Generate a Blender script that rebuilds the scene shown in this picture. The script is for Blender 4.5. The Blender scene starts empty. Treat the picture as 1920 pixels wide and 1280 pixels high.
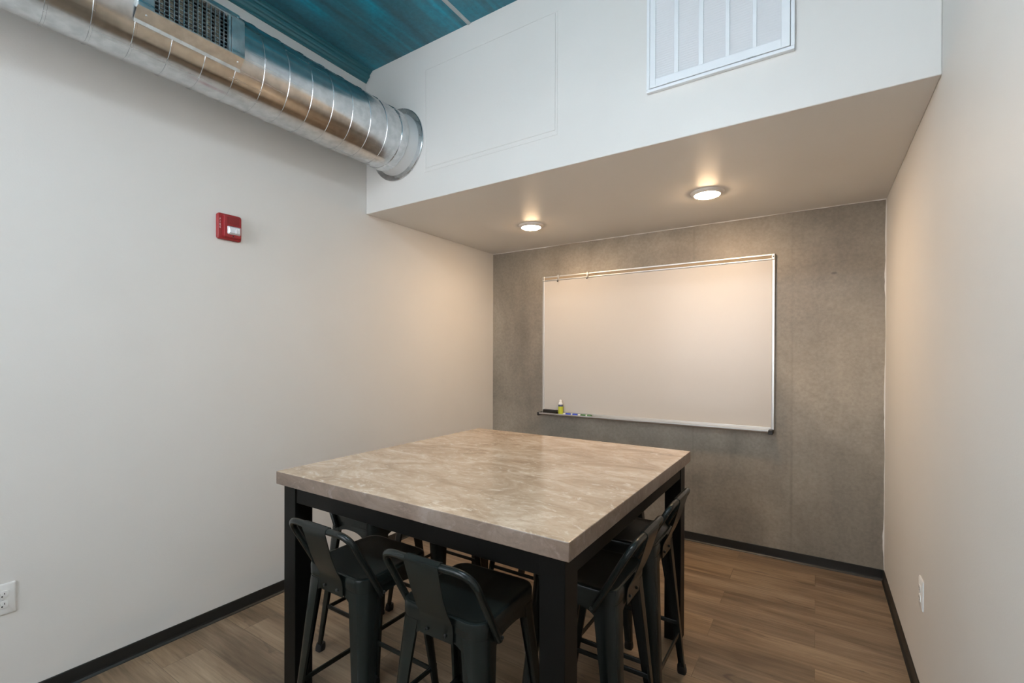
import bpy, bmesh, math, random
from math import sin, cos, pi, radians
from mathutils import Vector, Matrix, noise as mnoise

S = bpy.context.scene
COL = S.collection

# ------------------------------------------------------------------ camera
YAW, PITCH, ROLL = 0.5776, -0.0055, 0.0029
CAM_H = 1.40
cd = bpy.data.cameras.new('camera')
cd.sensor_width = 36.0
cd.lens = 876.2 / 1920.0 * 36.0
cd.shift_y = 31.1 / 1920.0
cd.clip_start = 0.02
cam = bpy.data.objects.new('camera', cd)
COL.objects.link(cam)
_F = Vector((-sin(YAW) * cos(PITCH), cos(YAW) * cos(PITCH), sin(PITCH)))
_U = Vector((sin(YAW) * sin(PITCH), -cos(YAW) * sin(PITCH), cos(PITCH)))
_R = Vector((cos(YAW), sin(YAW), 0))
_r = _R * cos(ROLL) + _U * sin(ROLL)
_u = -_R * sin(ROLL) + _U * cos(ROLL)
M = Matrix((_r, _u, -_F)).transposed().to_4x4()
M.translation = Vector((0, 0, CAM_H))
cam.matrix_world = M
S.camera = cam

# ------------------------------------------------------------------ view, world, daylight
S.view_settings.view_transform = 'Standard'
S.view_settings.look = 'None'
S.view_settings.gamma = 1.0
S.view_settings.use_curve_mapping = False
S.view_settings.exposure = 0.0

W = bpy.data.worlds.new('world')
S.world = W
W.use_nodes = True
W.node_tree.nodes['Background'].inputs[0].default_value = (0.62, 0.78, 1.0, 1)
W.node_tree.nodes['Background'].inputs[1].default_value = 1.0

# room dimensions
XL, XR, YB, YF = -2.639, 0.360, 3.709, -1.90
YS, ZS, ZC = 2.180, 2.382, 3.358
WIN = (-2.50, -0.50, 1.00, 3.10)          # window in the wall behind the camera: x0, x1, z0, z1

DAY_POWER = 90.0
LED_STRENGTH = 39.0
LED_COLOR = (0.76, 0.89, 1.0)
DOWN_STRENGTH = 246.0
DOWN_COLOR = (1.0, 0.69, 0.41)

al = bpy.data.lights.new('window_daylight', 'AREA')
al.shape = 'RECTANGLE'
al.size = WIN[1] - WIN[0] - 0.1
al.size_y = WIN[3] - WIN[2] - 0.1
al.energy = DAY_POWER
al.color = (0.90, 0.93, 0.97)
alo = bpy.data.objects.new('window_daylight', al)
COL.objects.link(alo)
alo.location = ((WIN[0] + WIN[1]) / 2, YF - 0.30, (WIN[2] + WIN[3]) / 2)
alo.rotation_euler = (radians(90), 0, 0)      # shines along +y

# ------------------------------------------------------------------ helpers
def new_obj(name, bm, mat, parent=None, smooth=False, loc=None, angle=35):
    bmesh.ops.recalc_face_normals(bm, faces=bm.faces)
    if smooth:
        for f in bm.faces:
            f.smooth = True
        lim = radians(angle)
        for e in bm.edges:
            if len(e.link_faces) == 2 and e.calc_face_angle(0) > lim:
                e.smooth = False
    me = bpy.data.meshes.new(name)
    bm.to_mesh(me)
    bm.free()
    mats = mat if isinstance(mat, (list, tuple)) else [mat]
    for m in mats:
        me.materials.append(m)
    o = bpy.data.objects.new(name, me)
    COL.objects.link(o)
    if parent is not None:
        o.parent = parent
    if loc is not None:
        o.location = loc
    return o

def thing(name, label, cat, loc=(0, 0, 0), rotz=0.0, group=None):
    o = bpy.data.objects.new(name, None)
    o.empty_display_size = 0.1
    COL.objects.link(o)
    o.location = loc
    o.rotation_euler = (0, 0, rotz)
    tag(o, label, cat, group)
    return o

def tag(o, label, cat, group=None):
    o['label'] = label
    o['category'] = cat
    if group:
        o['group'] = group
    return o

def struct(name, bm, mat, label=None, smooth=False):
    o = new_obj(name, bm, mat, None, smooth)
    o['kind'] = 'structure'
    return o

def box(bm, x0, x1, y0, y1, z0, z1, bev=0.0, seg=2, mi=0):
    vs = [bm.verts.new((x, y, z)) for x in (x0, x1) for y in (y0, y1) for z in (z0, z1)]
    idx = [(0, 1, 3, 2), (4, 6, 7, 5), (0, 4, 5, 1), (2, 3, 7, 6), (0, 2, 6, 4), (1, 5, 7, 3)]
    fs = [bm.faces.new([vs[i] for i in q]) for q in idx]
    for f in fs:
        f.material_index = mi
    bmesh.ops.recalc_face_normals(bm, faces=fs)
    if bev > 0:
        es = list({e for f in fs for e in f.edges})
        r = bmesh.ops.bevel(bm, geom=es, offset=bev, segments=seg, affect='EDGES', profile=0.5)
        for f in r['faces']:
            f.material_index = mi
    return fs

def loft(bm, rings, closed=True, cap0=True, cap1=True):
    """rings: lists of Vectors of equal length, joined in order."""
    vr = [[bm.verts.new(p) for p in r] for r in rings]
    n = len(vr[0])
    for a, b in zip(vr[:-1], vr[1:]):
        for i in range(n if closed else n - 1):
            j = (i + 1) % n
            bm.faces.new((a[i], a[j], b[j], b[i]))
    if cap0:
        bm.faces.new(vr[0])
    if cap1:
        bm.faces.new(vr[-1])
    return vr

def tube(bm, pts, r, n=12, cap=True):
    pts = [Vector(p) for p in pts]
    rad = r if isinstance(r, (list, tuple)) else [r] * len(pts)
    t0 = (pts[1] - pts[0]).normalized()
    ref = Vector((0, 0, 1)) if abs(t0.z) < 0.9 else Vector((1, 0, 0))
    nrm = t0.cross(ref).normalized()
    rings = []
    for i, p in enumerate(pts):
        if i == 0:
            t = t0
        elif i == len(pts) - 1:
            t = (pts[-1] - pts[-2]).normalized()
        else:
            t = ((pts[i + 1] - p).normalized() + (p - pts[i - 1]).normalized()).normalized()
        nrm = (nrm - t * nrm.dot(t)).normalized()
        b = t.cross(nrm)
        rings.append([p + (nrm * cos(2 * pi * k / n) + b * sin(2 * pi * k / n)) * rad[i] for k in range(n)])
    loft(bm, rings, True, cap, cap)

def lathe(bm, prof, axis='z', n=32, c=(0, 0, 0), cap0=True, cap1=True):
    """prof: list of (radius, height)."""
    c = Vector(c)
    rings = []
    for r, h in prof:
        ring = []
        for k in range(n):
            a = 2 * pi * k / n
            if axis == 'z':
                v = Vector((r * cos(a), r * sin(a), h))
            elif axis == 'x':
                v = Vector((h, r * cos(a), r * sin(a)))
            else:
                v = Vector((r * cos(a), h, r * sin(a)))
            ring.append(c + v)
        rings.append(ring)
    loft(bm, rings, True, cap0, cap1)

def extrude_profile(bm, prof, a, b, axis):
    """prof: list of 2D points; swept from a to b along x or y (prof = (other axis, z))."""
    def P(p, t):
        return Vector((t, p[0], p[1])) if axis == 'x' else Vector((p[0], t, p[1]))
    loft(bm, [[P(p, a) for p in prof], [P(p, b) for p in prof]])

def rrect(hx, hy, r, n=6):
    """rounded rectangle outline, anticlockwise."""
    out = []
    for cx, cy, a0 in ((hx - r, hy - r, 0), (-hx + r, hy - r, 90), (-hx + r, -hy + r, 180), (hx - r, -hy + r, 270)):
        for k in range(n + 1):
            a = radians(a0 + 90 * k / n)
            out.append((cx + r * cos(a), cy + r * sin(a)))
    return out

# ------------------------------------------------------------------ materials
def mat(name, base=(0.5, 0.5, 0.5), rough=0.5, metal=0.0, spec=0.5):
    m = bpy.data.materials.new(name)
    m.use_nodes = True
    b = m.node_tree.nodes['Principled BSDF']
    b.inputs['Base Color'].default_value = (*base, 1)
    b.inputs['Roughness'].default_value = rough
    b.inputs['Metallic'].default_value = metal
    b.inputs['Specular IOR Level'].default_value = spec
    return m

class NT:
    def __init__(s, m):
        s.t = m.node_tree
        s.b = s.t.nodes['Principled BSDF']
    def n(s, kind, **kw):
        nd = s.t.nodes.new(kind)
        for k, v in kw.items():
            setattr(nd, k, v)
        return nd
    def l(s, a, b):
        s.t.links.new(a, b)
    def coords(s, scale=(1, 1, 1), loc=(0, 0, 0), rot=(0, 0, 0)):
        tc = s.n('ShaderNodeTexCoord')
        mp = s.n('ShaderNodeMapping')
        mp.inputs['Scale'].default_value = scale
        mp.inputs['Location'].default_value = loc
        mp.inputs['Rotation'].default_value = rot
        s.l(tc.outputs['Object'], mp.inputs['Vector'])
        return mp.outputs['Vector']
    def noise(s, vec, scale, detail=4, rough=0.55, dist=0.0):
        nd = s.n('ShaderNodeTexNoise')
        nd.inputs['Scale'].default_value = scale
        nd.inputs['Detail'].default_value = detail
        nd.inputs['Roughness'].default_value = rough
        nd.inputs['Distortion'].default_value = dist
        s.l(vec, nd.inputs['Vector'])
        return nd.outputs['Fac']
    def ramp(s, fac, stops):
        r = s.n('ShaderNodeValToRGB')
        e = r.color_ramp.elements
        while len(e) < len(stops):
            e.new(0.5)
        for k, (p, c) in enumerate(stops):
            e[k].position = p
            e[k].color = (*c, 1) if len(c) == 3 else c
        s.l(fac, r.inputs['Fac'])
        return r.outputs['Color']
    def mix(s, fac, a, b, mode='MIX'):
        m = s.n('ShaderNodeMix', data_type='RGBA', blend_type=mode)
        for sock, v in ((m.inputs[0], fac), (m.inputs[6], a), (m.inputs[7], b)):
            if isinstance(v, (int, float)):
                sock.default_value = v
            elif isinstance(v, tuple):
                sock.default_value = (*v, 1)
            else:
                s.l(v, sock)
        return m.outputs[2]
    def math(s, op, a, b=0.0, c=None):
        m = s.n('ShaderNodeMath', operation=op)
        for i, v in enumerate((a, b) if c is None else (a, b, c)):
            if isinstance(v, (int, float)):
                m.inputs[i].default_value = v
            else:
                s.l(v, m.inputs[i])
        return m.outputs[0]
    def bump(s, h, strength=0.1, dist=0.01):
        b = s.n('ShaderNodeBump')
        b.inputs['Strength'].default_value = strength
        b.inputs['Distance'].default_value = dist
        s.l(h, b.inputs['Height'])
        s.l(b.outputs['Normal'], s.b.inputs['Normal'])

def wall_paint(name, base, rough=0.55, spec=0.35):
    m = mat(name, base, rough, 0, spec)
    t = NT(m)
    v = t.coords()
    c = t.noise(v, 1.3, 3)
    col = t.ramp(c, [(0.3, tuple(k * 0.975 for k in base)), (0.7, tuple(min(1, k * 1.02) for k in base))])
    t.l(col, t.b.inputs['Base Color'])
    t.bump(t.noise(v, 170, 2), 0.12, 0.002)
    return m

M_WALL = wall_paint('wall_paint', (0.72, 0.70, 0.665))
M_SOFFIT = wall_paint('bulkhead_paint', (0.72, 0.70, 0.665), 0.42, 0.36)

def concrete():
    m = mat('concrete', (0.2, 0.19, 0.17), 0.5, 0, 0.4)
    t = NT(m)
    v = t.coords()
    big = t.noise(v, 1.0, 5, 0.58, 0.8)
    c = t.ramp(big, [(0.30, (0.125, 0.114, 0.098)), (0.5, (0.235, 0.216, 0.188)), (0.70, (0.40, 0.365, 0.312))])
    streak = t.noise(t.coords((2.0, 1, 0.45)), 1.4, 4)
    c = t.mix(0.45, c, t.ramp(streak, [(0.3, (0.16, 0.152, 0.138)), (0.7, (0.36, 0.335, 0.295))]), 'MIX')
    fine = t.noise(v, 60, 4)
    c = t.mix(0.5, c, t.ramp(fine, [(0.3, (0.72, 0.72, 0.72)), (0.7, (1.15, 1.15, 1.15))]), 'MULTIPLY')
    tc = t.n('ShaderNodeTexCoord')
    sp = t.n('ShaderNodeSeparateXYZ')
    t.l(tc.outputs['Object'], sp.inputs[0])
    # faint form-board seams, vertical
    for x0 in (-0.78, -0.14):
        d = t.math('ABSOLUTE', t.math('SUBTRACT', sp.outputs['X'], x0))
        k = t.n('ShaderNodeMapRange')
        k.inputs[1].default_value, k.inputs[2].default_value = 0.003, 0.012
        k.inputs[3].default_value, k.inputs[4].default_value = 0.30, 0.0
        t.l(d, k.inputs[0])
        f = t.math('MULTIPLY', k.outputs[0], t.ramp(streak, [(0.35, (0.1,) * 3), (0.6, (1.0,) * 3)]))
        c = t.mix(f, c, (0.11, 0.105, 0.10))
    # plugged tie hole
    dx = t.math('SUBTRACT', sp.outputs['X'], 0.093)
    dz = t.math('MULTIPLY', t.math('SUBTRACT', sp.outputs['Z'], 1.945), 1.9)
    d = t.math('SQRT', t.math('ADD', t.math('MULTIPLY', dx, dx), t.math('MULTIPLY', dz, dz)))
    k = t.n('ShaderNodeMapRange')
    k.inputs[1].default_value, k.inputs[2].default_value = 0.010, 0.020
    k.inputs[3].default_value, k.inputs[4].default_value = 0.7, 0.0
    t.l(d, k.inputs[0])
    c = t.mix(k.outputs[0], c, (0.085, 0.08, 0.08))
    c = t.mix(1.0, c, (1.10, 1.04, 0.97), 'MULTIPLY')
    t.l(c, t.b.inputs['Base Color'])
    t.l(t.ramp(big, [(0.3, (0.36,) * 3), (0.7, (0.56,) * 3)]), t.b.inputs['Roughness'])
    t.bump(fine, 0.12, 0.003)
    return m
M_CONC = concrete()

def floor_mat():
    m = mat('wood_plank_floor', (0.2, 0.14, 0.09), 0.4, 0, 0.4)
    t = NT(m)
    v = t.coords()
    br = t.n('ShaderNodeTexBrick')
    br.offset = 0.37
    br.squash = 1.0
    br.inputs['Color1'].default_value = (0.0, 0.0, 0.0, 1)
    br.inputs['Color2'].default_value = (1.0, 1.0, 1.0, 1)
    br.inputs['Mortar'].default_value = (0.5, 0.5, 0.5, 1)
    br.inputs['Scale'].default_value = 1.0
    br.inputs['Mortar Size'].default_value = 0.0012
    br.inputs['Brick Width'].default_value = 1.22
    br.inputs['Row Height'].default_value = 0.178
    t.l(v, br.inputs['Vector'])
    # shift the grain plank by plank
    off = t.n('ShaderNodeVectorMath', operation='MULTIPLY_ADD')
    t.l(br.outputs['Color'], off.inputs[0])
    off.inputs[1].default_value = (7.3, 3.1, 5.0)
    t.l(v, off.inputs[2])
    def stretched(sx, sy, sc, det, dist=0.0):
        mp = t.n('ShaderNodeMapping')
        mp.inputs['Scale'].default_value = (sx, sy, 1)
        t.l(off.outputs[0], mp.inputs['Vector'])
        return t.noise(mp.outputs['Vector'], sc, det, 0.6, dist)
    broad = stretched(0.9, 6.0, 1.3, 4, 0.5)
    grain = stretched(2.2, 55.0, 1.6, 5, 0.3)
    col = t.ramp(broad, [(0.25, (0.10, 0.068, 0.042)), (0.5, (0.245, 0.173, 0.110)), (0.75, (0.37, 0.275, 0.185))])
    col = t.mix(0.55, col, t.ramp(grain, [(0.3, (0.62, 0.60, 0.58)), (0.7, (1.22, 1.22, 1.22))]), 'MULTIPLY')
    knots = stretched(2.0, 7.0, 2.1, 2, 1.2)
    col = t.mix(t.ramp(knots, [(0.66, (0.0,) * 3), (0.76, (0.6,) * 3)]), col, (0.075, 0.05, 0.035))
    tint = t.ramp(br.outputs['Color'], [(0.0, (0.84, 0.85, 0.88)), (1.0, (1.08, 1.06, 1.02))])
    col = t.mix(1.0, col, tint, 'MULTIPLY')
    col = t.mix(t.math('MULTIPLY', br.outputs['Fac'], 0.45), col, (0.05, 0.035, 0.025))
    t.l(col, t.b.inputs['Base Color'])
    t.l(t.ramp(grain, [(0.3, (0.48,) * 3), (0.7, (0.36,) * 3)]), t.b.inputs['Roughness'])
    t.bump(grain, 0.08, 0.002)
    return m
M_FLOOR = floor_mat()

def ceiling_mat():
    m = mat('teal_painted_concrete', (0.03, 0.2, 0.24), 0.45, 0, 0.5)
    t = NT(m)
    st = t.noise(t.coords((5.2, 0.42, 1), (0.35, 0, 0)), 1.25, 3, 0.5, 0.35)
    c = t.ramp(st, [(0.34, (0.026, 0.108, 0.150)), (0.48, (0.024, 0.180, 0.245)), (0.56, (0.008, 0.285, 0.41)), (0.64, (0.001, 0.44, 0.66))])
    sp = t.noise(t.coords(), 38, 5, 0.7)
    c = t.mix(0.6, c, t.ramp(sp, [(0.3, (0.62, 0.62, 0.62)), (0.7, (1.25, 1.25, 1.25))]), 'MULTIPLY')
    cl = t.noise(t.coords(), 3.0, 5, 0.6)
    c = t.mix(t.ramp(cl, [(0.45, (0.0,) * 3), (0.75, (0.55,) * 3)]), c, (0.075, 0.165, 0.185))
    t.l(c, t.b.inputs['Base Color'])
    t.bump(sp, 0.2, 0.004)
    return m
M_CEIL = ceiling_mat()
M_TEAL = mat('teal_painted_steel', (0.03, 0.15, 0.18), 0.28, 0.0, 0.6)
M_BASE = mat('black_vinyl_base', (0.013, 0.014, 0.013), 0.42)
M_CAULK = mat('white_caulk', (0.72, 0.70, 0.66), 0.6)
M_CAULKG = mat('grey_joint_caulk', (0.42, 0.46, 0.47), 0.6)

def stone(name, rough, tint):
    m = mat(name, (0.5, 0.42, 0.34), rough, 0, 0.5)
    t = NT(m)
    v = t.coords((0.75, 1.35, 1.2))
    a = t.noise(v, 5.0, 10, 0.68, 1.0)
    c = t.ramp(a, [(0.32, (0.30, 0.225, 0.165)), (0.46, (0.45, 0.355, 0.268)), (0.56, (0.55, 0.455, 0.36)), (0.68, (0.68, 0.59, 0.495))])
    b = t.noise(t.coords((0.8, 1.5, 1.3), (3, 1, 0)), 13.0, 8, 0.70, 2.2)
    c = t.mix(t.ramp(b, [(0.54, (0.0,) * 3), (0.66, (0.75,) * 3)]), c, (0.74, 0.665, 0.575))
    d = t.noise(t.coords((0.8, 1.5, 1.3), (7, 2, 0)), 10.0, 8, 0.66, 1.8)
    c = t.mix(t.ramp(d, [(0.54, (0.0,) * 3), (0.68, (0.6,) * 3)]), c, (0.33, 0.25, 0.185))
    c = t.mix(1.0, c, tint, 'MULTIPLY')
    t.l(c, t.b.inputs['Base Color'])
    return m
M_STONE = stone('mottled_stone_laminate', 0.13, (1.02, 0.97, 0.90))
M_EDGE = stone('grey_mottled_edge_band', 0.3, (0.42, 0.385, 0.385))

M_TABLE = mat('black_stained_wood', (0.0035, 0.0035, 0.0030), 0.45, 0, 0.15)
M_STOOL = mat('dark_green_black_steel', (0.0095, 0.0125, 0.0112), 0.27, 0.0, 0.3)
M_RUBBER = mat('black_rubber', (0.008, 0.008, 0.008), 0.7)
M_BOLT = mat('dark_bolt_steel', (0.012, 0.014, 0.013), 0.3, 0.3)

def galv(name, base=(0.62, 0.64, 0.65), rough=0.2):
    m = mat(name, base, rough, 1.0)
    t = NT(m)
    v = t.coords()
    sp = t.noise(v, 26, 3)
    st = t.noise(t.coords((40, 1.2, 40)), 1.0, 4)
    t.l(t.ramp(sp, [(0.35, tuple(k * 0.88 for k in base)), (0.65, tuple(k * 1.08 for k in base))]), t.b.inputs['Base Color'])
    r = t.ramp(st, [(0.3, (rough * 0.75,) * 3), (0.7, (rough * 1.5,) * 3)])
    t.l(r, t.b.inputs['Roughness'])
    return m
M_GALV = galv('galvanised_steel')
M_GALV2 = galv('galvanised_register_steel', (0.66, 0.68, 0.68), 0.32)
M_SEALANT = mat('white_duct_sealant', (0.66, 0.67, 0.67), 0.5, 0.25)
M_DARK = mat('dark_duct_lining', (0.02, 0.02, 0.02), 0.8)
M_VANE = mat('tan_damper_vane', (0.42, 0.36, 0.26), 0.5)
M_GRILLE = mat('white_enamel_steel', (0.80, 0.82, 0.84), 0.35)
M_BOARD = mat('whiteboard_enamel', (0.54, 0.505, 0.46), 0.25, 0, 0.4)
M_ALU = mat('satin_aluminium', (0.58, 0.57, 0.55), 0.38, 0.85)
M_CORK = mat('map_rail_insert', (0.33, 0.26, 0.18), 0.8)
M_BLKPL = mat('black_plastic', (0.010, 0.010, 0.010), 0.45)
M_WHPL = mat('white_plastic', (0.78, 0.78, 0.76), 0.35)
M_SLOT = mat('dark_slot', (0.02, 0.02, 0.02), 0.8)
M_RED = mat('red_alarm_plastic', (0.33, 0.018, 0.022), 0.35)
M_REDD = mat('dark_red_alarm_plastic', (0.22, 0.012, 0.015), 0.45)
M_LETTER = mat('white_lettering', (0.80, 0.62, 0.62), 0.5)
M_STROBE = mat('clear_strobe_lens', (0.72, 0.74, 0.77), 0.08, 0.35)
M_BULB = mat('bright_strobe_tube', (0.9, 0.92, 0.95), 0.1)
M_LIME = mat('lime_yellow_label', (0.48, 0.52, 0.03), 0.4)
M_NAVY = mat('dark_blue_band', (0.04, 0.05, 0.10), 0.4)
M_BLUE = mat('blue_marker_plastic', (0.02, 0.06, 0.50), 0.35)
M_GREEN = mat('green_marker_plastic', (0.035, 0.14, 0.035), 0.35)
M_FELT = mat('dark_felt', (0.016, 0.013, 0.010), 0.9)
M_DOOR = mat('dark_door_wood', (0.10, 0.06, 0.035), 0.4)
M_STEELK = mat('black_window_frame', (0.02, 0.02, 0.02), 0.4)

M_RING = mat('white_light_trim', (0.78, 0.74, 0.70), 0.4)
def emit(name, col, strength):
    m = mat(name, col, 0.4)
    b = m.node_tree.nodes['Principled BSDF']
    b.inputs['Emission Color'].default_value = (*col, 1)
    b.inputs['Emission Strength'].default_value = strength
    return m
M_LENS = emit('warm_led_lens', DOWN_COLOR, DOWN_STRENGTH * 0.80)
M_LENS2 = emit('warm_led_lens_brighter', DOWN_COLOR, DOWN_STRENGTH * 1.12)  # same lamp type, set stronger to brighten the right side of the alcove
M_LEDW = emit('led_diffuser', LED_COLOR, LED_STRENGTH)
def glass():
    m = mat('window_glass', (1, 1, 1), 0.0)
    b = m.node_tree.nodes['Principled BSDF']
    b.inputs['Transmission Weight'].default_value = 1.0
    b.inputs['IOR'].default_value = 1.02
    return m
M_GLASS = glass()

# ------------------------------------------------------------------ room shell
T = 0.12
bm = bmesh.new(); box(bm, XL - T, XR + T, YF - T, YB + T, -0.10, 0.0)
struct('floor', bm, M_FLOOR)
bm = bmesh.new(); box(bm, XL - T, XR + T, YF - T, YS, ZC, ZC + T)
struct('ceiling', bm, M_CEIL)
bm = bmesh.new(); box(bm, XL - T, XL, YF - T, YB + T, 0, ZC)
struct('wall_left', bm, M_WALL)
bm = bmesh.new(); box(bm, XR, XR + T, YF - T, YB + T, 0, ZC)
struct('wall_right', bm, M_WALL)
bm = bmesh.new(); box(bm, XL, XR, YB, YB + T, 0, ZS)
struct('wall_back', bm, M_CONC)
# dropped bulkhead over the alcove: its face and its underside
bm = bmesh.new(); box(bm, XL, XR, YS, YB + T, ZS, ZC + T, 0.004, 2)
o = struct('wall_bulkhead', bm, M_SOFFIT)
# wall behind the camera with a wide window and a door
bm = bmesh.new()
x0, x1, z0, z1 = WIN
box(bm, XL, x0, YF - T, YF, 0, ZC)
box(bm, x1, XR, YF - T, YF, 0, ZC)
box(bm, x0, x1, YF - T, YF, 0, z0)
box(bm, x0, x1, YF - T, YF, z1, ZC)
struct('wall_front', bm, wall_paint('charcoal_paint', (0.12, 0.12, 0.125)))
bm = bmesh.new()
fw = 0.05
box(bm, x0, x1, YF - 0.09, YF - 0.03, z0, z0 + fw, 0.004)
box(bm, x0, x1, YF - 0.09, YF - 0.03, z1 - fw, z1, 0.004)
for xx in (x0, (x0 + x1) / 2 - fw / 2, x1 - fw):
    box(bm, xx, xx + fw, YF - 0.09, YF - 0.03, z0 + fw, z1 - fw, 0.004)
struct('window_1', bm, M_STEELK)
bm = bmesh.new(); box(bm, x0 + fw, x1 - fw, YF - 0.062, YF - 0.056, z0 + fw, z1 - fw)
g = new_obj('glass', bm, M_GLASS, bpy.data.objects['window_1'])

# baseboards: vinyl cove base with a small toe
BH = 0.068
def base_profile(s, w):
    return [(w, 0.0), (w + s * 0.014, 0.0), (w + s * 0.013, 0.003), (w + s * 0.006, 0.010), (w + s * 0.0045, 0.018), (w + s * 0.0045, BH - 0.002), (w + s * 0.003, BH), (w, BH)]
bm = bmesh.new(); extrude_profile(bm, base_profile(1, XL), YF, YB, 'y'); struct('baseboard_left', bm, M_BASE)
bm = bmesh.new(); extrude_profile(bm, base_profile(-1, XR), YF, YB, 'y'); struct('baseboard_right', bm, M_BASE)
bm = bmesh.new(); extrude_profile(bm, base_profile(-1, YB), XL + 0.006, XR - 0.006, 'x'); struct('baseboard_back', bm, M_BASE)

# ragged caulk beads round the concrete wall
def bead(name, p0, p1, up, seed, wmax):
    bm = bmesh.new()
    p0, p1, up = Vector(p0), Vector(p1), Vector(up)
    n = 90
    rings = []
    for i in range(n + 1):
        f = i / n
        w = 0.0015 + wmax * max(0.0, 0.45 + 0.9 * mnoise.noise(Vector((f * 9 + seed, seed, 0)))) * (0.7 + 0.6 * mnoise.noise(Vector((f * 40, seed * 2, 1))))
        p = p0.lerp(p1, f)
        out = Vector((0, -0.003, 0))
        rings.append([p, p + out, p + out + up * w, p + up * w])
    loft(bm, rings)
    return struct(name, bm, M_CAULK)
bead('trim_1', (XL, YB, ZS), (XR, YB, ZS), (0, 0, -1), 3.1, 0.008)
bead('trim_2', (XR, YB, BH), (XR, YB, ZS), (-1, 0, 0), 7.7, 0.009)

# ceiling: grey caulked joint between slabs, painted steel channel along the left wall
bm = bmesh.new()
extrude_profile(bm, [(-1.742, ZC), (-1.740, ZC - 0.004), (-1.728, ZC - 0.006), (-1.718, ZC - 0.003), (-1.716, ZC)], YF, YS, 'y')
struct('trim_3', bm, M_CAULKG)
bm = bmesh.new()
pf = [(0, -0.070), (0.010, -0.070), (0.010, -0.062), (0.020, -0.058), (0.026, -0.046), (0.036, -0.044), (0.040, -0.036), (0.040, -0.022),
      (0.050, -0.020), (0.054, -0.012), (0.066, -0.010), (0.066, -0.004), (0.070, -0.003), (0.070, 0), (0, 0)]
extrude_profile(bm, [(XL + a, ZC + b) for a, b in pf], YF, YS - 0.004, 'y')
struct('trim_4', bm, M_TEAL)

# ------------------------------------------------------------------ access panel on the bulkhead face
t = thing('access_panel', 'faint painted-over rectangular access panel on the bulkhead beside the duct flange', 'panel', (-1.612, YS, 2.880))
hw, hh = 0.472, 0.325
bm = bmesh.new()
box(bm, -hw + 0.014, hw - 0.014, -0.003, 0.0, -hh + 0.026, hh - 0.012, 0.0012, 1)
new_obj('panel_sheet', bm, M_SOFFIT, t)
bm = bmesh.new()
for a, b, c, d in ((-hw, hw, hh - 0.008, hh), (-hw, hw, -hh, -hh + 0.016), (-hw, -hw + 0.010, -hh + 0.016, hh - 0.008), (hw - 0.010, hw, -hh + 0.016, hh - 0.008)):
    box(bm, a, b, -0.0022, 0.0, c, d, 0.0008, 1)
new_obj('panel_frame', bm, M_SOFFIT, t)

# ------------------------------------------------------------------ duct
DC = Vector((-2.327, 0, 2.785)); DR = 0.19
duct = thing('spiral_duct', 'round galvanised spiral duct running along the left wall into the bulkhead', 'duct', (DC.x, YS, DC.z))
HOLE_Y = (0.752, 1.024); HOLE_A = radians(23)
bm = bmesh.new()
ys = sorted(set([YF + 0.0, 0.0, 0.4, HOLE_Y[0], 0.85, 0.94, HOLE_Y[1], 1.3, 1.7, 2.06]))
na = 180
vv = [[bm.verts.new((DR * cos(2 * pi * k / na), y - YS, DR * sin(2 * pi * k / na))) for k in range(na)] for y in ys]
for i in range(len(ys) - 1):
    ym = (ys[i] + ys[i + 1]) / 2
    for k in range(na):
        a = (2 * pi * (k + 0.5) / na + pi) % (2 * pi) - pi
        if HOLE_Y[0] < ym < HOLE_Y[1] and abs(a) < HOLE_A:
            continue
        bm.faces.new((vv[i][k], vv[i][(k + 1) % na], vv[i + 1][(k + 1) % na], vv[i + 1][k]))
new_obj('duct_shell', bm, M_GALV, duct, smooth=True)
bm = bmesh.new()
pitch = 0.122
pts = []
n0 = int((YF + 0.01) / pitch) - 1
turns = int((2.05 - YF) / pitch)
for i in range(turns * 48):
    th = -2 * pi * i / 48
    y = YF + 0.04 + pitch * i / 48
    yy = 0.091 - pitch * (th / (2 * pi)) + pitch * math.floor((YF - 0.091) / pitch) + pitch
    a = (th + pi) % (2 * pi) - pi
    pts.append((yy, th))
# lock seam: a low flat bead that follows the spiral, left out where the register sits
run = []
def flush(run):
    if len(run) > 2:
        rings = []
        for yy, th in run:
            c, s_ = cos(th), sin(th)
            ring = []
            for dy, dr in ((-0.0055, -0.001), (-0.0035, 0.0030), (0.0035, 0.0030), (0.0055, -0.001)):
                ring.append(Vector(((DR + dr) * c, yy - YS + dy, (DR + dr) * s_)))
            rings.append(ring)
        loft(bm, rings)
for yy, th in pts:
    a = (th + pi) % (2 * pi) - pi
    if yy > 2.045 or (0.70 < yy < 1.095 and -radians(34) < a < radians(40)):
        flush(run); run = []
    else:
        run.append((yy, th))
flush(run)
new_obj('lock_seam', bm, M_GALV, duct, smooth=True, angle=50)
bm = bmesh.new()
lathe(bm, [(DR + 0.001, 2.035 - YS), (DR + 0.004, 2.038 - YS), (DR + 0.004, 2.092 - YS), (DR + 0.001, 2.096 - YS)], 'y', 96)
new_obj('collar', bm, M_GALV, duct, smooth=True)
bm = bmesh.new()
lathe(bm, [(DR - 0.002, 2.09 - YS), (DR + 0.0005, 2.092 - YS), (DR + 0.0005, 2.15 - YS), (DR + 0.010, 2.170 - YS), (DR + 0.010, 2.172 - YS)], 'y', 96)
new_obj('sealed_sleeve', bm, M_SEALANT, duct, smooth=True)['label'] = 'whitish sealed end of the duct'
bm = bmesh.new()
lathe(bm, [(DR, -0.012), (DR + 0.040, -0.012), (DR + 0.043, -0.009), (DR + 0.043, -0.001), (DR, -0.001)], 'y', 96)
new_obj('wall_flange', bm, M_GALV, duct, smooth=True)

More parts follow.
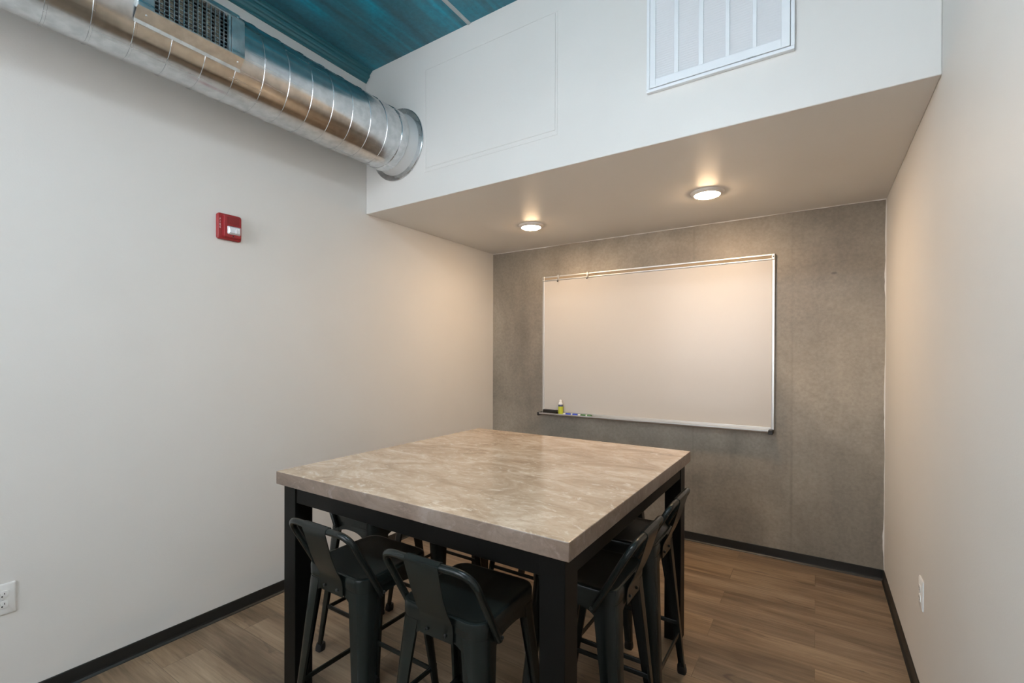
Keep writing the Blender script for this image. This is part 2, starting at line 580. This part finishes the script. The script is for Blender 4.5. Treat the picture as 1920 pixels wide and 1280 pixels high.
# register on the side of the duct
XFACE = -2.128
def RY(y): return y - 0.8975
def RZ(z): return z - 2.785
bm = bmesh.new()
z0, z1 = RZ(2.706), RZ(2.868)
gy0, gy1 = RY(0.754), RY(1.022)
gz0, gz1 = z0 + 0.006, z1 - 0.006
box(bm, -0.030, 0, RY(0.704), gy0, z0, z1, 0.0015, 1)                # near end plate
box(bm, -0.030, 0, gy1 + 0.016, RY(1.092), z0, z1, 0.0015, 1)        # far end plate
box(bm, -0.020, 0.001, gy1 + 0.004, gy1 + 0.012, z0, z1, 0.001, 1)
box(bm, -0.030, 0, gy0, gy1 + 0.016, z1 - 0.006, z1, 0.001, 1)
box(bm, -0.030, 0, gy0, gy1 + 0.016, z0, z0 + 0.006, 0.001, 1)
reg = new_obj('air_register', bm, M_GALV2, duct, loc=(XFACE - DC.x, 0.8975 - YS, 0.0))
reg['label'] = 'rectangular register with a square grid on the side of the duct'
def lip(sgn, zz):
    bm = bmesh.new()
    prof = [(0.000, zz), (0.0015, zz), (-0.036, zz + sgn * 0.034), (-0.040, zz + sgn * 0.046), (-0.043, zz + sgn * 0.045), (-0.039, zz + sgn * 0.033), (-0.004, zz)]
    extrude_profile(bm, prof, RY(0.702), RY(1.090), 'y')
    return bm
for sgn, zz in ((-1, z0), (1, z1)):
    bm = lip(sgn, zz)
    for yy in (0.735, 1.070):
        bmesh.ops.create_uvsphere(bm, u_segments=10, v_segments=6, radius=0.0042, matrix=Matrix.Translation((-0.017, RY(yy), zz + sgn * 0.0165)))
    new_obj('mounting_lip', bm, M_GALV2, reg)
bm = bmesh.new()
k = 0
y = gy0
while y < gy1 + 0.001:
    box(bm, -0.008, 0.0, y - 0.0012, y + 0.0012, gz0, gz1)
    y += (gy1 - gy0) / 16
new_obj('vertical_blades', bm, M_GALV2, reg)
bm = bmesh.new()
zz = gz0
while zz < gz1 + 0.001:
    box(bm, -0.018, -0.009, gy0, gy1, zz - 0.0009, zz + 0.0009)
    zz += (gz1 - gz0) / 9
new_obj('horizontal_blades', bm, M_GALV2, reg)
bm = bmesh.new()
y = gy0 + 0.012
i = 0
while y < gy1 - 0.008:
    vs = [bm.verts.new(p) for p in ((-0.060, y - 0.011, gz0), (-0.040, y + 0.004, gz0), (-0.040, y + 0.004, gz1), (-0.060, y - 0.011, gz1))]
    bm.faces.new(vs)
    vs = [bm.verts.new((v.co.x - 0.001, v.co.y, v.co.z)) for v in reversed(vs)]
    bm.faces.new(vs)
    y += 0.034
new_obj('damper_vanes', bm, M_VANE, reg)['label'] = 'tan damper vanes behind the grid'
bm = bmesh.new()
box(bm, -0.092, -0.088, gy0, gy1, gz0 - 0.01, gz1 + 0.01)
new_obj('damper_back', bm, M_DARK, reg)

# ------------------------------------------------------------------ return grille on the bulkhead
gr = thing('return_grille', 'white louvred return air grille high on the bulkhead', 'grille', (-0.3735, YS, 2.617))
H = 0.640; hw = 0.2945
bm = bmesh.new()
def picture(bm, x0, x1, z0, z1, w, ya, yb, bev=0.0):
    box(bm, x0, x1, ya, yb, z0, z0 + w, bev, 2)
    box(bm, x0, x1, ya, yb, z1 - w, z1, bev, 2)
    box(bm, x0, x0 + w, ya, yb, z0 + w, z1 - w, bev, 2)
    box(bm, x1 - w, x1, ya, yb, z0 + w, z1 - w, bev, 2)
picture(bm, -hw, hw, 0, H, 0.014, -0.020, 0.0, 0.002)
new_obj('outer_frame', bm, M_GRILLE, gr)
bm = bmesh.new()
iw = hw - 0.016
box(bm, -iw, -0.2525, -0.023, -0.002, 0.016, H - 0.016, 0.0015, 2)
box(bm, 0.2485, iw, -0.023, -0.002, 0.016, H - 0.016, 0.0015, 2)
box(bm, -0.2525, 0.2485, -0.023, -0.002, 0.016, 0.052, 0.0015, 2)
box(bm, -0.2525, 0.2485, -0.023, -0.002, H - 0.052, H - 0.016, 0.0015, 2)
for a, b in ((-0.543, -0.524), (-0.439, -0.419), (-0.331, -0.315), (-0.228, -0.213)):
    box(bm, a + 0.3735, b + 0.3735, -0.0225, -0.004, 0.052, H - 0.052, 0.001, 1)
dr = new_obj('hinged_door', bm, M_GRILLE, gr)
bm = bmesh.new()
zz = 0.052
while zz < H - 0.054:
    vs = [(-0.0205, zz + 0.0060), (-0.0195, zz + 0.0072), (-0.0130, zz + 0.0004), (-0.0140, zz - 0.0006)]
    rings = [[Vector((x, a, b)) for a, b in vs] for x in (-0.2525, 0.2485)]
    loft(bm, rings)
    zz += 0.0108
new_obj('louvres', bm, M_GRILLE, dr)
for xx in (-0.185, 0.135):
    bm = bmesh.new(); box(bm, xx - 0.014, xx + 0.014, -0.0245, -0.020, 0.0145, 0.0185, 0.001, 1)
    new_obj('latch', bm, M_GALV2, dr)
bm = bmesh.new(); box(bm, -0.255, 0.252, -0.003, -0.0005, 0.05, H - 0.05)
new_obj('filter_sheet', bm, mat('grey_filter', (0.25, 0.27, 0.30), 0.9), gr)

# ------------------------------------------------------------------ recessed lights
def downlight(x, y, label, lens):
    t = thing('recessed_light', label, 'light', (x, y, ZS), 0, 'recessed lights in the bulkhead underside')
    bm = bmesh.new()
    lathe(bm, [(0.070, -0.002), (0.070, -0.014), (0.074, -0.017), (0.084, -0.013), (0.094, -0.005), (0.096, -0.001), (0.096, 0.0)], 'z', 56, cap0=False, cap1=False)
    new_obj('trim_ring', bm, M_RING, t, smooth=True)
    bm = bmesh.new()
    lathe(bm, [(0.071, -0.013), (0.069, -0.018), (0.060, -0.0225), (0.045, -0.026), (0.025, -0.0285), (0.004, -0.029)], 'z', 48, cap0=False, cap1=True)
    new_obj('lens', bm, lens, t, smooth=True)['label'] = 'glowing warm domed lens'
downlight(-1.814, 3.043, 'round warm recessed light nearer the left wall, above the whiteboard edge', M_LENS)
downlight(-0.556, 2.996, 'round warm recessed light nearer the right wall, below the white grille', M_LENS2)

# suspended linear light in front of the bulkhead (above the frame)
t = thing('pendant_light', 'long white linear light hanging from the teal ceiling in front of the bulkhead', 'light', (-0.55, 0.35, 2.95))
bm = bmesh.new(); box(bm, -0.53, 0.53, -0.12, 0.12, 0.0, 0.035, 0.006)
new_obj('housing', bm, M_WHPL, t)
bm = bmesh.new(); box(bm, -0.50, 0.50, -0.105, 0.105, -0.060, 0.001, 0.028, 4)
new_obj('diffuser', bm, M_LEDW, t)
for xx in (-0.42, 0.42):
    bm = bmesh.new(); tube(bm, [(xx, 0, 0.034), (xx, 0, ZC - 2.95)], 0.004, 10)
    new_obj('stem', bm, M_WHPL, t, smooth=True)

# ------------------------------------------------------------------ whiteboard
WX0, WX1, WZ0, WZ1 = -2.072, -0.242, 0.890, 2.107
wb = thing('whiteboard', 'wide framed whiteboard with a top map rail mounted on the grey concrete wall', 'whiteboard', ((WX0 + WX1) / 2, YB, WZ0))
hw = (WX1 - WX0) / 2; hh = WZ1 - WZ0
bm = bmesh.new(); box(bm, -hw + 0.012, hw - 0.012, -0.022, -0.004, 0.01, hh - 0.03)
new_obj('writing_surface', bm, M_BOARD, wb)
bm = bmesh.new()
box(bm, -hw, -hw + 0.018, -0.028, 0, 0.0, hh - 0.030, 0.003)
box(bm, hw - 0.018, hw, -0.028, 0, 0.0, hh - 0.030, 0.003)
box(bm, -hw + 0.018, hw - 0.018, -0.028, 0, 0.0, 0.018, 0.003)
new_obj('frame', bm, M_ALU, wb)
bm = bmesh.new()
box(bm, -hw + 0.02, hw - 0.02, -0.030, 0, hh - 0.012, hh, 0.002)
box(bm, -hw + 0.02, hw - 0.02, -0.030, 0, hh - 0.040, hh - 0.030, 0.002)
ra = new_obj('map_rail', bm, M_ALU, wb)
bm = bmesh.new(); box(bm, -hw + 0.02, hw - 0.02, -0.027, -0.004, hh - 0.031, hh - 0.011)
new_obj('cork_insert', bm, M_CORK, ra)
for s in (-1, 1):
    bm = bmesh.new(); a, b = sorted((s * hw * 1.0005, s * (hw - 0.022))); box(bm, a, b, -0.033, 0, hh - 0.042, hh + 0.001, 0.004)
    c = new_obj('corner_cap', bm, M_ALU, wb)
    bm = bmesh.new(); bmesh.ops.create_uvsphere(bm, u_segments=10, v_segments=6, radius=0.004)
    new_obj('screw', bm, M_BOLT, c, smooth=True, loc=(s * (hw - 0.010), -0.033, hh - 0.020))
# tray
bm = bmesh.new()
prof = [(0.0, 0.0), (0.0, -0.018), (-0.030, -0.020), (-0.080, -0.012), (-0.086, -0.004), (-0.086, 0.004), (-0.082, 0.004), (-0.080, -0.003), (-0.032, -0.008), (-0.028, -0.006), (-0.028, 0.0)]
extrude_profile(bm, prof, -hw - 0.002, hw - 0.03, 'x')
new_obj('pen_tray', bm, M_ALU, wb)
for a, b in ((-hw - 0.020, -hw - 0.001), (hw - 0.032, hw - 0.004)):
    bm = bmesh.new(); box(bm, a, b, -0.090, 0, -0.024, 0.006, 0.004)
    new_obj('tray_end_cap', bm, M_BLKPL, wb)['label'] = 'black tray end cap'
# map hooks that slide on the rail
for xx, lb in ((-1.912, 'small metal map hook on the whiteboard rail, closest to its left corner'), (-1.634, 'small metal map hook on the whiteboard rail, farther from the left corner')):
    h = thing('map_hook', lb, 'hook', (xx, YB, WZ1), 0, 'map hooks on the whiteboard rail')
    bm = bmesh.new()
    box(bm, -0.009, 0.009, -0.037, -0.0308, -0.044, 0.003, 0.002)
    box(bm, -0.009, 0.009, -0.037, -0.006, 0.0005, 0.0045, 0.0015)
    new_obj('clip_plate', bm, M_ALU, h)
    bm = bmesh.new()
    tube(bm, [(0, -0.038, -0.018), (0.001, -0.040, -0.045), (0.002, -0.044, -0.056), (0.003, -0.054, -0.058), (0.003, -0.058, -0.048)], 0.0028, 8)
    new_obj('hook_wire', bm, M_BOLT, h, smooth=True)

# things on the tray
TZ = WZ0 - 0.0015
er = thing('board_eraser', 'dark rectangular felt eraser at the left end of the whiteboard tray', 'eraser', (-1.975, YB - 0.056, WZ0 - 0.0030))
bm = bmesh.new(); box(bm, -0.068, 0.068, -0.019, 0.021, 0.0, 0.018, 0.003); new_obj('felt_pad', bm, M_FELT, er)
bm = bmesh.new(); box(bm, -0.068, 0.068, -0.018, 0.020, 0.018, 0.036, 0.006, 3); new_obj('grip', bm, M_BLKPL, er)
sb = thing('spray_bottle', 'small cleaner spray bottle with lime label and white cap on the tray', 'bottle', (-1.872, YB - 0.0555, WZ0 - 0.0030))
bm = bmesh.new(); lathe(bm, [(0.019, 0.0), (0.0215, 0.003), (0.0215, 0.066), (0.0205, 0.072)], 'z', 24); new_obj('bottle_body', bm, M_LIME, sb, smooth=True)
bm = bmesh.new(); lathe(bm, [(0.0212, 0.070), (0.0212, 0.080), (0.018, 0.086)], 'z', 24); new_obj('shoulder_band', bm, M_NAVY, sb, smooth=True)
bm = bmesh.new(); lathe(bm, [(0.018, 0.084), (0.0175, 0.100), (0.011, 0.106), (0.010, 0.124), (0.007, 0.128)], 'z', 24); new_obj('spray_cap', bm, M_WHPL, sb, smooth=True)
def marker(x, length, label, colm):
    m = thing('dry_erase_marker', label, 'marker', (x, YB - 0.056, WZ0 + 0.0040))
    L = length / 2; r = 0.0085
    bm = bmesh.new(); lathe(bm, [(r * 0.7, -L), (r, -L + 0.004), (r, L * 0.35)], 'x', 18); new_obj('barrel', bm, M_WHPL, m, smooth=True)
    bm = bmesh.new(); lathe(bm, [(r * 1.03, -L * 0.62), (r * 1.03, L * 0.15)], 'x', 18); new_obj('label_band', bm, colm, m, smooth=True)
    bm = bmesh.new(); lathe(bm, [(r * 1.1, L * 0.36), (r * 1.1, L - 0.006), (r * 0.75, L)], 'x', 18); new_obj('cap', bm, colm, m, smooth=True)
    return m
m1 = marker(-1.780, 0.135, 'white marker with a bright blue cap on the whiteboard tray', M_BLUE)
m2 = marker(-1.642, 0.125, 'white marker with a dark green cap on the whiteboard tray', M_GREEN)

# ------------------------------------------------------------------ fire alarm on the left wall
fa = thing('fire_alarm', 'red wall-mounted fire alarm horn with a clear strobe', 'alarm', (XL, 1.266, 2.077))
def yz_plate(bm, hy, hz, r, xs, scale=None, oy=0, oz=0):
    rings = []
    for x, s in xs:
        rings.append([Vector((x, oy + a, oz + b)) for a, b in rrect(hy * 1 + s, hz + s, max(0.002, r + s))])
    loft(bm, rings)
bm = bmesh.new(); yz_plate(bm, 0.060, 0.068, 0.012, [(0, 0), (0.015, 0), (0.018, -0.0012), (0.020, -0.004)])
body = new_obj('housing', bm, M_RED, fa, smooth=True)
bm = bmesh.new(); yz_plate(bm, 0.0475, 0.060, 0.010, [(0.018, 0), (0.031, -0.003), (0.034, -0.007)], oy=0.0085)
new_obj('raised_face', bm, M_RED, fa, smooth=True)
bm = bmesh.new()
yz_plate(bm, 0.031, 0.020, 0.004, [(0.032, 0), (0.0355, -0.001)], oy=0.011, oz=0.033)
new_obj('sounder_cover', bm, M_REDD, fa, smooth=True)
bm = bmesh.new()
yz_plate(bm, 0.034, 0.0225, 0.007, [(0.032, 0), (0.040, -0.002), (0.046, -0.008)], oy=0.013, oz=-0.018)
ln = new_obj('strobe_lens', bm, M_STROBE, fa, smooth=True)
ln['label'] = 'clear reflective strobe lens'
bm = bmesh.new(); tube(bm, [(0.0465, 0.018, -0.033), (0.0465, 0.018, -0.010)], 0.0035, 10)
new_obj('strobe_tube', bm, M_BULB, ln, smooth=True)
bm = bmesh.new(); box(bm, 0.033, 0.039, -0.022, 0.044, 0.0065, 0.0100, 0.001); new_obj('lens_hood', bm, M_RED, fa)
bm = bmesh.new(); lathe(bm, [(0.004, 0.0335), (0.004, 0.036), (0.002, 0.037)], 'x', 12, (0, 0.010, -0.048)); new_obj('cover_screw', bm, M_BOLT, fa, smooth=True)

def letter(ch, size, parent, m, loc, rot, name='lettering'):
    cu = bpy.data.curves.new('tmp', 'FONT')
    cu.body = ch; cu.size = size; cu.align_x = 'CENTER'; cu.align_y = 'CENTER'; cu.extrude = 0.0004
    o = bpy.data.objects.new('tmp', cu)
    COL.objects.link(o)
    dg = bpy.context.evaluated_depsgraph_get()
    me = bpy.data.meshes.new_from_object(o.evaluated_get(dg))
    bpy.data.objects.remove(o)
    me.name = name
    me.materials.clear(); me.materials.append(m)
    ob = bpy.data.objects.new(name, me)
    COL.objects.link(ob)
    ob.parent = parent; ob.location = loc; ob.rotation_euler = rot
    return ob
for i, ch in enumerate('FIRE'):
    letter(ch, 0.0150, body, M_LETTER, (0.0203, -0.0490, 0.034 - 0.0142 * i), (radians(90), 0, radians(90)))

# ------------------------------------------------------------------ wall outlets
def outlet(label, loc, rotz):
    """built facing +x (out of a left-hand wall)."""
    o = thing('wall_outlet', label, 'outlet', loc, rotz)
    bm = bmesh.new()
    rings = []
    for x, s in ((0, 0), (0.0035, 0), (0.0060, -0.004)):
        rings.append([Vector((x, a, b)) for a, b in rrect(0.0385 + s, 0.060 + s, 0.004)])
    loft(bm, rings)
    new_obj('cover_plate', bm, M_WHPL, o, smooth=True)
    for s in (1, -1):
        bm = bmesh.new()
        rings = []
        for x, k in ((0.005, 0), (0.0080, 0), (0.0085, -0.001)):
            rings.append([Vector((x, a, s * 0.0195 + b)) for a, b in rrect(0.0172 + k, 0.0142 + k, 0.009)])
        loft(bm, rings)
        r = new_obj('receptacle', bm, M_WHPL, o, smooth=True)
        bm = bmesh.new()
        zc = s * 0.0195
        box(bm, 0.0083, 0.0088, -0.0075, -0.0055, zc - 0.001, zc + 0.008)
        box(bm, 0.0083, 0.0088, 0.0055, 0.0075, zc, zc + 0.007)
        lathe(bm, [(0.0027, 0.0083), (0.0027, 0.0088)], 'x', 10, (0, 0, zc - 0.0065))
        new_obj('slots', bm, M_SLOT, r)
    bm = bmesh.new(); lathe(bm, [(0.003, 0.005), (0.003, 0.0068), (0.002, 0.0072)], 'x', 12); new_obj('screw', bm, M_WHPL, o, smooth=True)
outlet('white duplex wall outlet low on the left wall at the frame edge', (XL, 0.434, 0.449), 0)
outlet('white duplex wall outlet low on the right wall beyond the table', (XR, 2.470, 0.449), pi)

# ------------------------------------------------------------------ table
TX0, TX1, TY0, TY1, TZT = -1.862, -0.528, 1.080, 2.455, 0.922
TH = 0.053
tb = thing('counter_table', 'tall square table with beige mottled stone top and black legs', 'table', ((TX0 + TX1) / 2, (TY0 + TY1) / 2, 0))
hx, hy = (TX1 - TX0) / 2, (TY1 - TY0) / 2
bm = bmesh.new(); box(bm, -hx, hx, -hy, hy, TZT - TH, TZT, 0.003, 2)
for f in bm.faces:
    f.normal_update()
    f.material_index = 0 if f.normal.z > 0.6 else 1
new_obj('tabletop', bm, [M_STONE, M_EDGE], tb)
LW = 0.078; INS = 0.022; AH = 0.068
for sx in (-1, 1):
    for sy in (-1, 1):
        bm = bmesh.new()
        ax, bx = sorted((sx * (hx - INS), sx * (hx - INS - LW)))
        ay, by = sorted((sy * (hy - INS), sy * (hy - INS - LW)))
        box(bm, ax, bx, ay, by, 0.0, TZT - TH, 0.002, 2)
        new_obj('leg', bm, M_TABLE, tb)
zt = TZT - TH
for sy in (-1, 1):
    bm = bmesh.new(); ay, by = sorted((sy * (hy - INS - 0.004), sy * (hy - INS - 0.026)))
    box(bm, -hx + INS + LW, hx - INS - LW, ay, by, zt - AH, zt, 0.0015, 1); new_obj('apron', bm, M_TABLE, tb)
for sx in (-1, 1):
    bm = bmesh.new(); ax, bx = sorted((sx * (hx - INS - 0.004), sx * (hx - INS - 0.026)))
    box(bm, ax, bx, -hy + INS + LW, hy - INS - LW, zt - AH, zt, 0.0015, 1); new_obj('apron', bm, M_TABLE, tb)

# ------------------------------------------------------------------ counter stools
SZ = 0.660; SHALF = 0.156; FOOT = 0.200
def make_stool():
    st = thing('counter_stool', '', 'stool')
    # seat pan
    bm = bmesh.new()
    rings = []
    for z, h, r in ((0.618, 0.1525, 0.040), (0.6182, 0.1555, 0.044), (0.6220, 0.1560, 0.046), (0.650, 0.1560, 0.046), (0.6565, 0.1540, 0.045), (0.6595, 0.1500, 0.043),
                    (0.6600, 0.1440, 0.040), (0.6590, 0.1380, 0.036), (0.6575, 0.1100, 0.030), (0.6565, 0.05, 0.02)):
        rings.append([Vector((a, b, z)) for a, b in rrect(h, h, r, 8)])
    loft(bm, rings)
    new_obj('seat', bm, M_STOOL, st, smooth=True)
    # under-seat frame with arched lower edge
    bm = bmesh.new()
    outl = rrect(0.1535, 0.1535, 0.043, 8)
    dense = []
    for i in range(len(outl)):
        a, b = Vector(outl[i]), Vector(outl[(i + 1) % len(outl)])
        k = max(1, int((b - a).length / 0.02))
        for j in range(k):
            dense.append(a.lerp(b, j / k))
    def zb(p):
        m = min(abs(p.x), abs(p.y))           # distance along the side from its middle
        f = min(1.0, m / 0.105)
        return 0.596 - 0.040 * f ** 3
    top = [Vector((p.x, p.y, 0.6185)) for p in dense]
    bot = [Vector((p.x * 1.012, p.y * 1.012, zb(p))) for p in dense]
    boti = [Vector((p.x * 0.985, p.y * 0.985, zb(p))) for p in dense]
    topi = [Vector((p.x * 0.975, p.y * 0.975, 0.6185)) for p in dense]
    loft(bm, [topi, top, bot, boti, topi], True, False, False)
    new_obj('seat_frame', bm, M_STOOL, st, smooth=True)
    # legs: folded tapering angle section with a rounded corner
    for sx in (1, -1):
        for sy in (1, -1):
            bm = bmesh.new()
            rings = []
            nz = 9
            for i in range(nz):
                f = i / (nz - 1)                     # 0 top, 1 bottom
                z = 0.612 - (0.612 - 0.018) * f
                c = 0.1545 + (FOOT - 0.003 - 0.1545) * f
                arm = 0.074 + (0.029 - 0.074) * min(1, f * 1.03)
                r = 0.043 + (0.014 - 0.043) * f
                th = 0.0028
                outer, inner = [], []
                outer.append((c - arm, c)); inner.append((c - arm, c - th))
                for k in range(7):
                    a = radians(90 - 15 * k)
                    outer.append((c - r + r * cos(a), c - r + r * sin(a)))
                    inner.append((c - r + (r - th) * cos(a), c - r + (r - th) * sin(a)))
                outer.append((c, c - arm)); inner.append((c - th, c - arm))
                # small inward return on both free edges
                lipw = 0.010
                inner[0] = (c - arm + 0.002, c - th); inner[-1] = (c - th, c - arm + 0.002)
                path = outer + [(c - lipw, c - arm), (c - lipw, c - arm + 0.002)] + inner[::-1] + [(c - arm + 0.002, c - lipw), (c - arm, c - lipw)]
                rings.append([Vector((sx * a, sy * b, z)) for a, b in path])
            loft(bm, rings)
            lg = new_obj('leg', bm, M_STOOL, st, smooth=True)
            bm = bmesh.new()
            rings = []
            for z, g in ((0.034, 0.0), (0.012, 0.002), (0.0, 0.001)):
                c0 = FOOT - 0.0165 - 0.045 * (z / 0.612)
                rings.append([Vector((sx * (c0) + a, sy * (c0) + b, z)) for a, b in rrect(0.0165 + g, 0.0165 + g, 0.008, 4)])
            loft(bm, rings)
            new_obj('rubber_foot', bm, M_RUBBER, lg, smooth=True)
    # footrest bars: side bars a little above the front and rear ones
    def half(z): return 0.1545 + (FOOT - 0.003 - 0.1545) * (0.612 - z) / 0.594
    for s in (1, -1):
        z = 0.218; c = half(z) - 0.008
        bm = bmesh.new(); box(bm, s * c - 0.004, s * c + 0.004, -c, c, z - 0.009, z + 0.009, 0.002)
        new_obj('footrest_bar', bm, M_STOOL, st)
        z = 0.190; c = half(z) - 0.008
        bm = bmesh.new(); box(bm, -c, c, s * c - 0.004, s * c + 0.004, z - 0.009, z + 0.009, 0.002)
        new_obj('footrest_bar', bm, M_STOOL, st)
    # low back: bent tube and central splat
    pts = []
    bx_, top, yt, yb_ = 0.165, 0.826, -0.215, -0.088
    A = Vector((0.1655, yb_ + 0.003, 0.596)); B = Vector((bx_, yt, top))
    d = (B - A)
    r = 0.055
    right = [A, A.lerp(B, 0.25), A.lerp(B, 0.5), A.lerp(B, 0.72)]
    P0 = B - d.normalized() * r
    P2 = B + Vector((-r, 0, 0))
    arc = [(P0 * (1 - t_) ** 2 + B * 2 * t_ * (1 - t_) + P2 * t_ ** 2) for t_ in [i / 8 for i in range(9)]]
    side = [A, A.lerp(P0, 0.4), A.lerp(P0, 0.8)] + arc
    mir = [Vector((-p.x, p.y, p.z)) for p in reversed(side)]
    full = side + [Vector((0.06, yt - 0.002, top)), Vector((0, yt - 0.003, top)), Vector((-0.06, yt - 0.002, top))] + mir
    bm = bmesh.new(); tube(bm, full, 0.0112, 14)
    new_obj('back_frame', bm, M_STOOL, st, smooth=True)
    bm = bmesh.new()
    th = 0.0025
    prof = [(-0.2005, 0.822, 0.062), (-0.206, 0.8365, 0.062), (-0.217, 0.8400, 0.062), (-0.2285, 0.834, 0.062), (-0.2305, 0.822, 0.062),
            (-0.221, 0.790, 0.060), (-0.203, 0.730, 0.058), (-0.183, 0.680, 0.058), (-0.170, 0.655, 0.059), (-0.1645, 0.640, 0.060), (-0.1625, 0.620, 0.061), (-0.1625, 0.588, 0.061)]
    rings = []
    for i, (y, z, w) in enumerate(prof):
        if i == 0: tg = Vector((prof[1][0] - y, prof[1][1] - z))
        elif i == len(prof) - 1: tg = Vector((y - prof[-2][0], z - prof[-2][1]))
        else: tg = Vector((prof[i + 1][0] - prof[i - 1][0], prof[i + 1][1] - prof[i - 1][1]))
        tg.normalize()
        n = Vector((-tg.y, tg.x)) * th
        rings.append([Vector((-w, y, z)), Vector((w, y, z)), Vector((w, y + n.x, z + n.y)), Vector((-w, y + n.x, z + n.y))])
    loft(bm, rings)
    sp = new_obj('back_splat', bm, M_STOOL, st, smooth=True, angle=40)
    for s in (1, -1):
        bm = bmesh.new(); lathe(bm, [(0.0052, -0.1620), (0.0052, -0.1660), (0.003, -0.1680)], 'y', 14, (s * 0.034, 0, 0.606)); new_obj('bolt', bm, M_BOLT, sp, smooth=True)
    for s in (1, -1):
        bm = bmesh.new(); lathe(bm, [(0.005, s * 0.174), (0.005, s * 0.1785), (0.003, s * 0.1800)], 'x', 12, (0, yb_ + 0.003 , 0.606)); new_obj('bolt', bm, M_BOLT, back_of(st), smooth=True)
    return st
def back_of(st):
    return [c for c in st.children if c.name.startswith('back_frame')][0]
def dup(root):
    r = root.copy(); COL.objects.link(r)
    for ch in root.children:
        c = ch.copy(); COL.objects.link(c); c.parent = r
        for g_ in ch.children:
            d = g_.copy(); COL.objects.link(d); d.parent = c
    return r
proto = make_stool()
spots = [
    (-1.386, 1.160, 0.0, 'dark metal low-back stool at the near edge of the table, left of the pair'),
    (-0.915, 1.165, 1.5, 'dark metal low-back stool at the near edge of the table, right of the pair'),
    (-0.675, 1.540, 90.0, 'dark metal low-back stool at the right table edge, nearer the camera'),
    (-0.675, 1.958, 90.0, 'dark metal low-back stool at the right table edge, nearer the whiteboard'),
    (-1.785, 1.542, -90.0, 'dark metal stool at the table side facing the left wall, nearer the camera'),
    (-1.780, 1.965, -90.0, 'dark metal stool at the table side facing the left wall, farther from the camera'),
    (-1.400, 2.365, 180.0, 'dark metal stool at the table edge facing the whiteboard, closer to the left wall'),
    (-0.930, 2.365, 180.0, 'dark metal stool at the table edge facing the whiteboard, closer to the right wall'),
]
for i, (x, y, a, lb) in enumerate(spots):
    o = proto if i == 0 else dup(proto)
    o.location = (x, y, 0)
    o.rotation_euler = (0, 0, radians(a))
    tag(o, lb, 'stool', 'counter stools around the table')
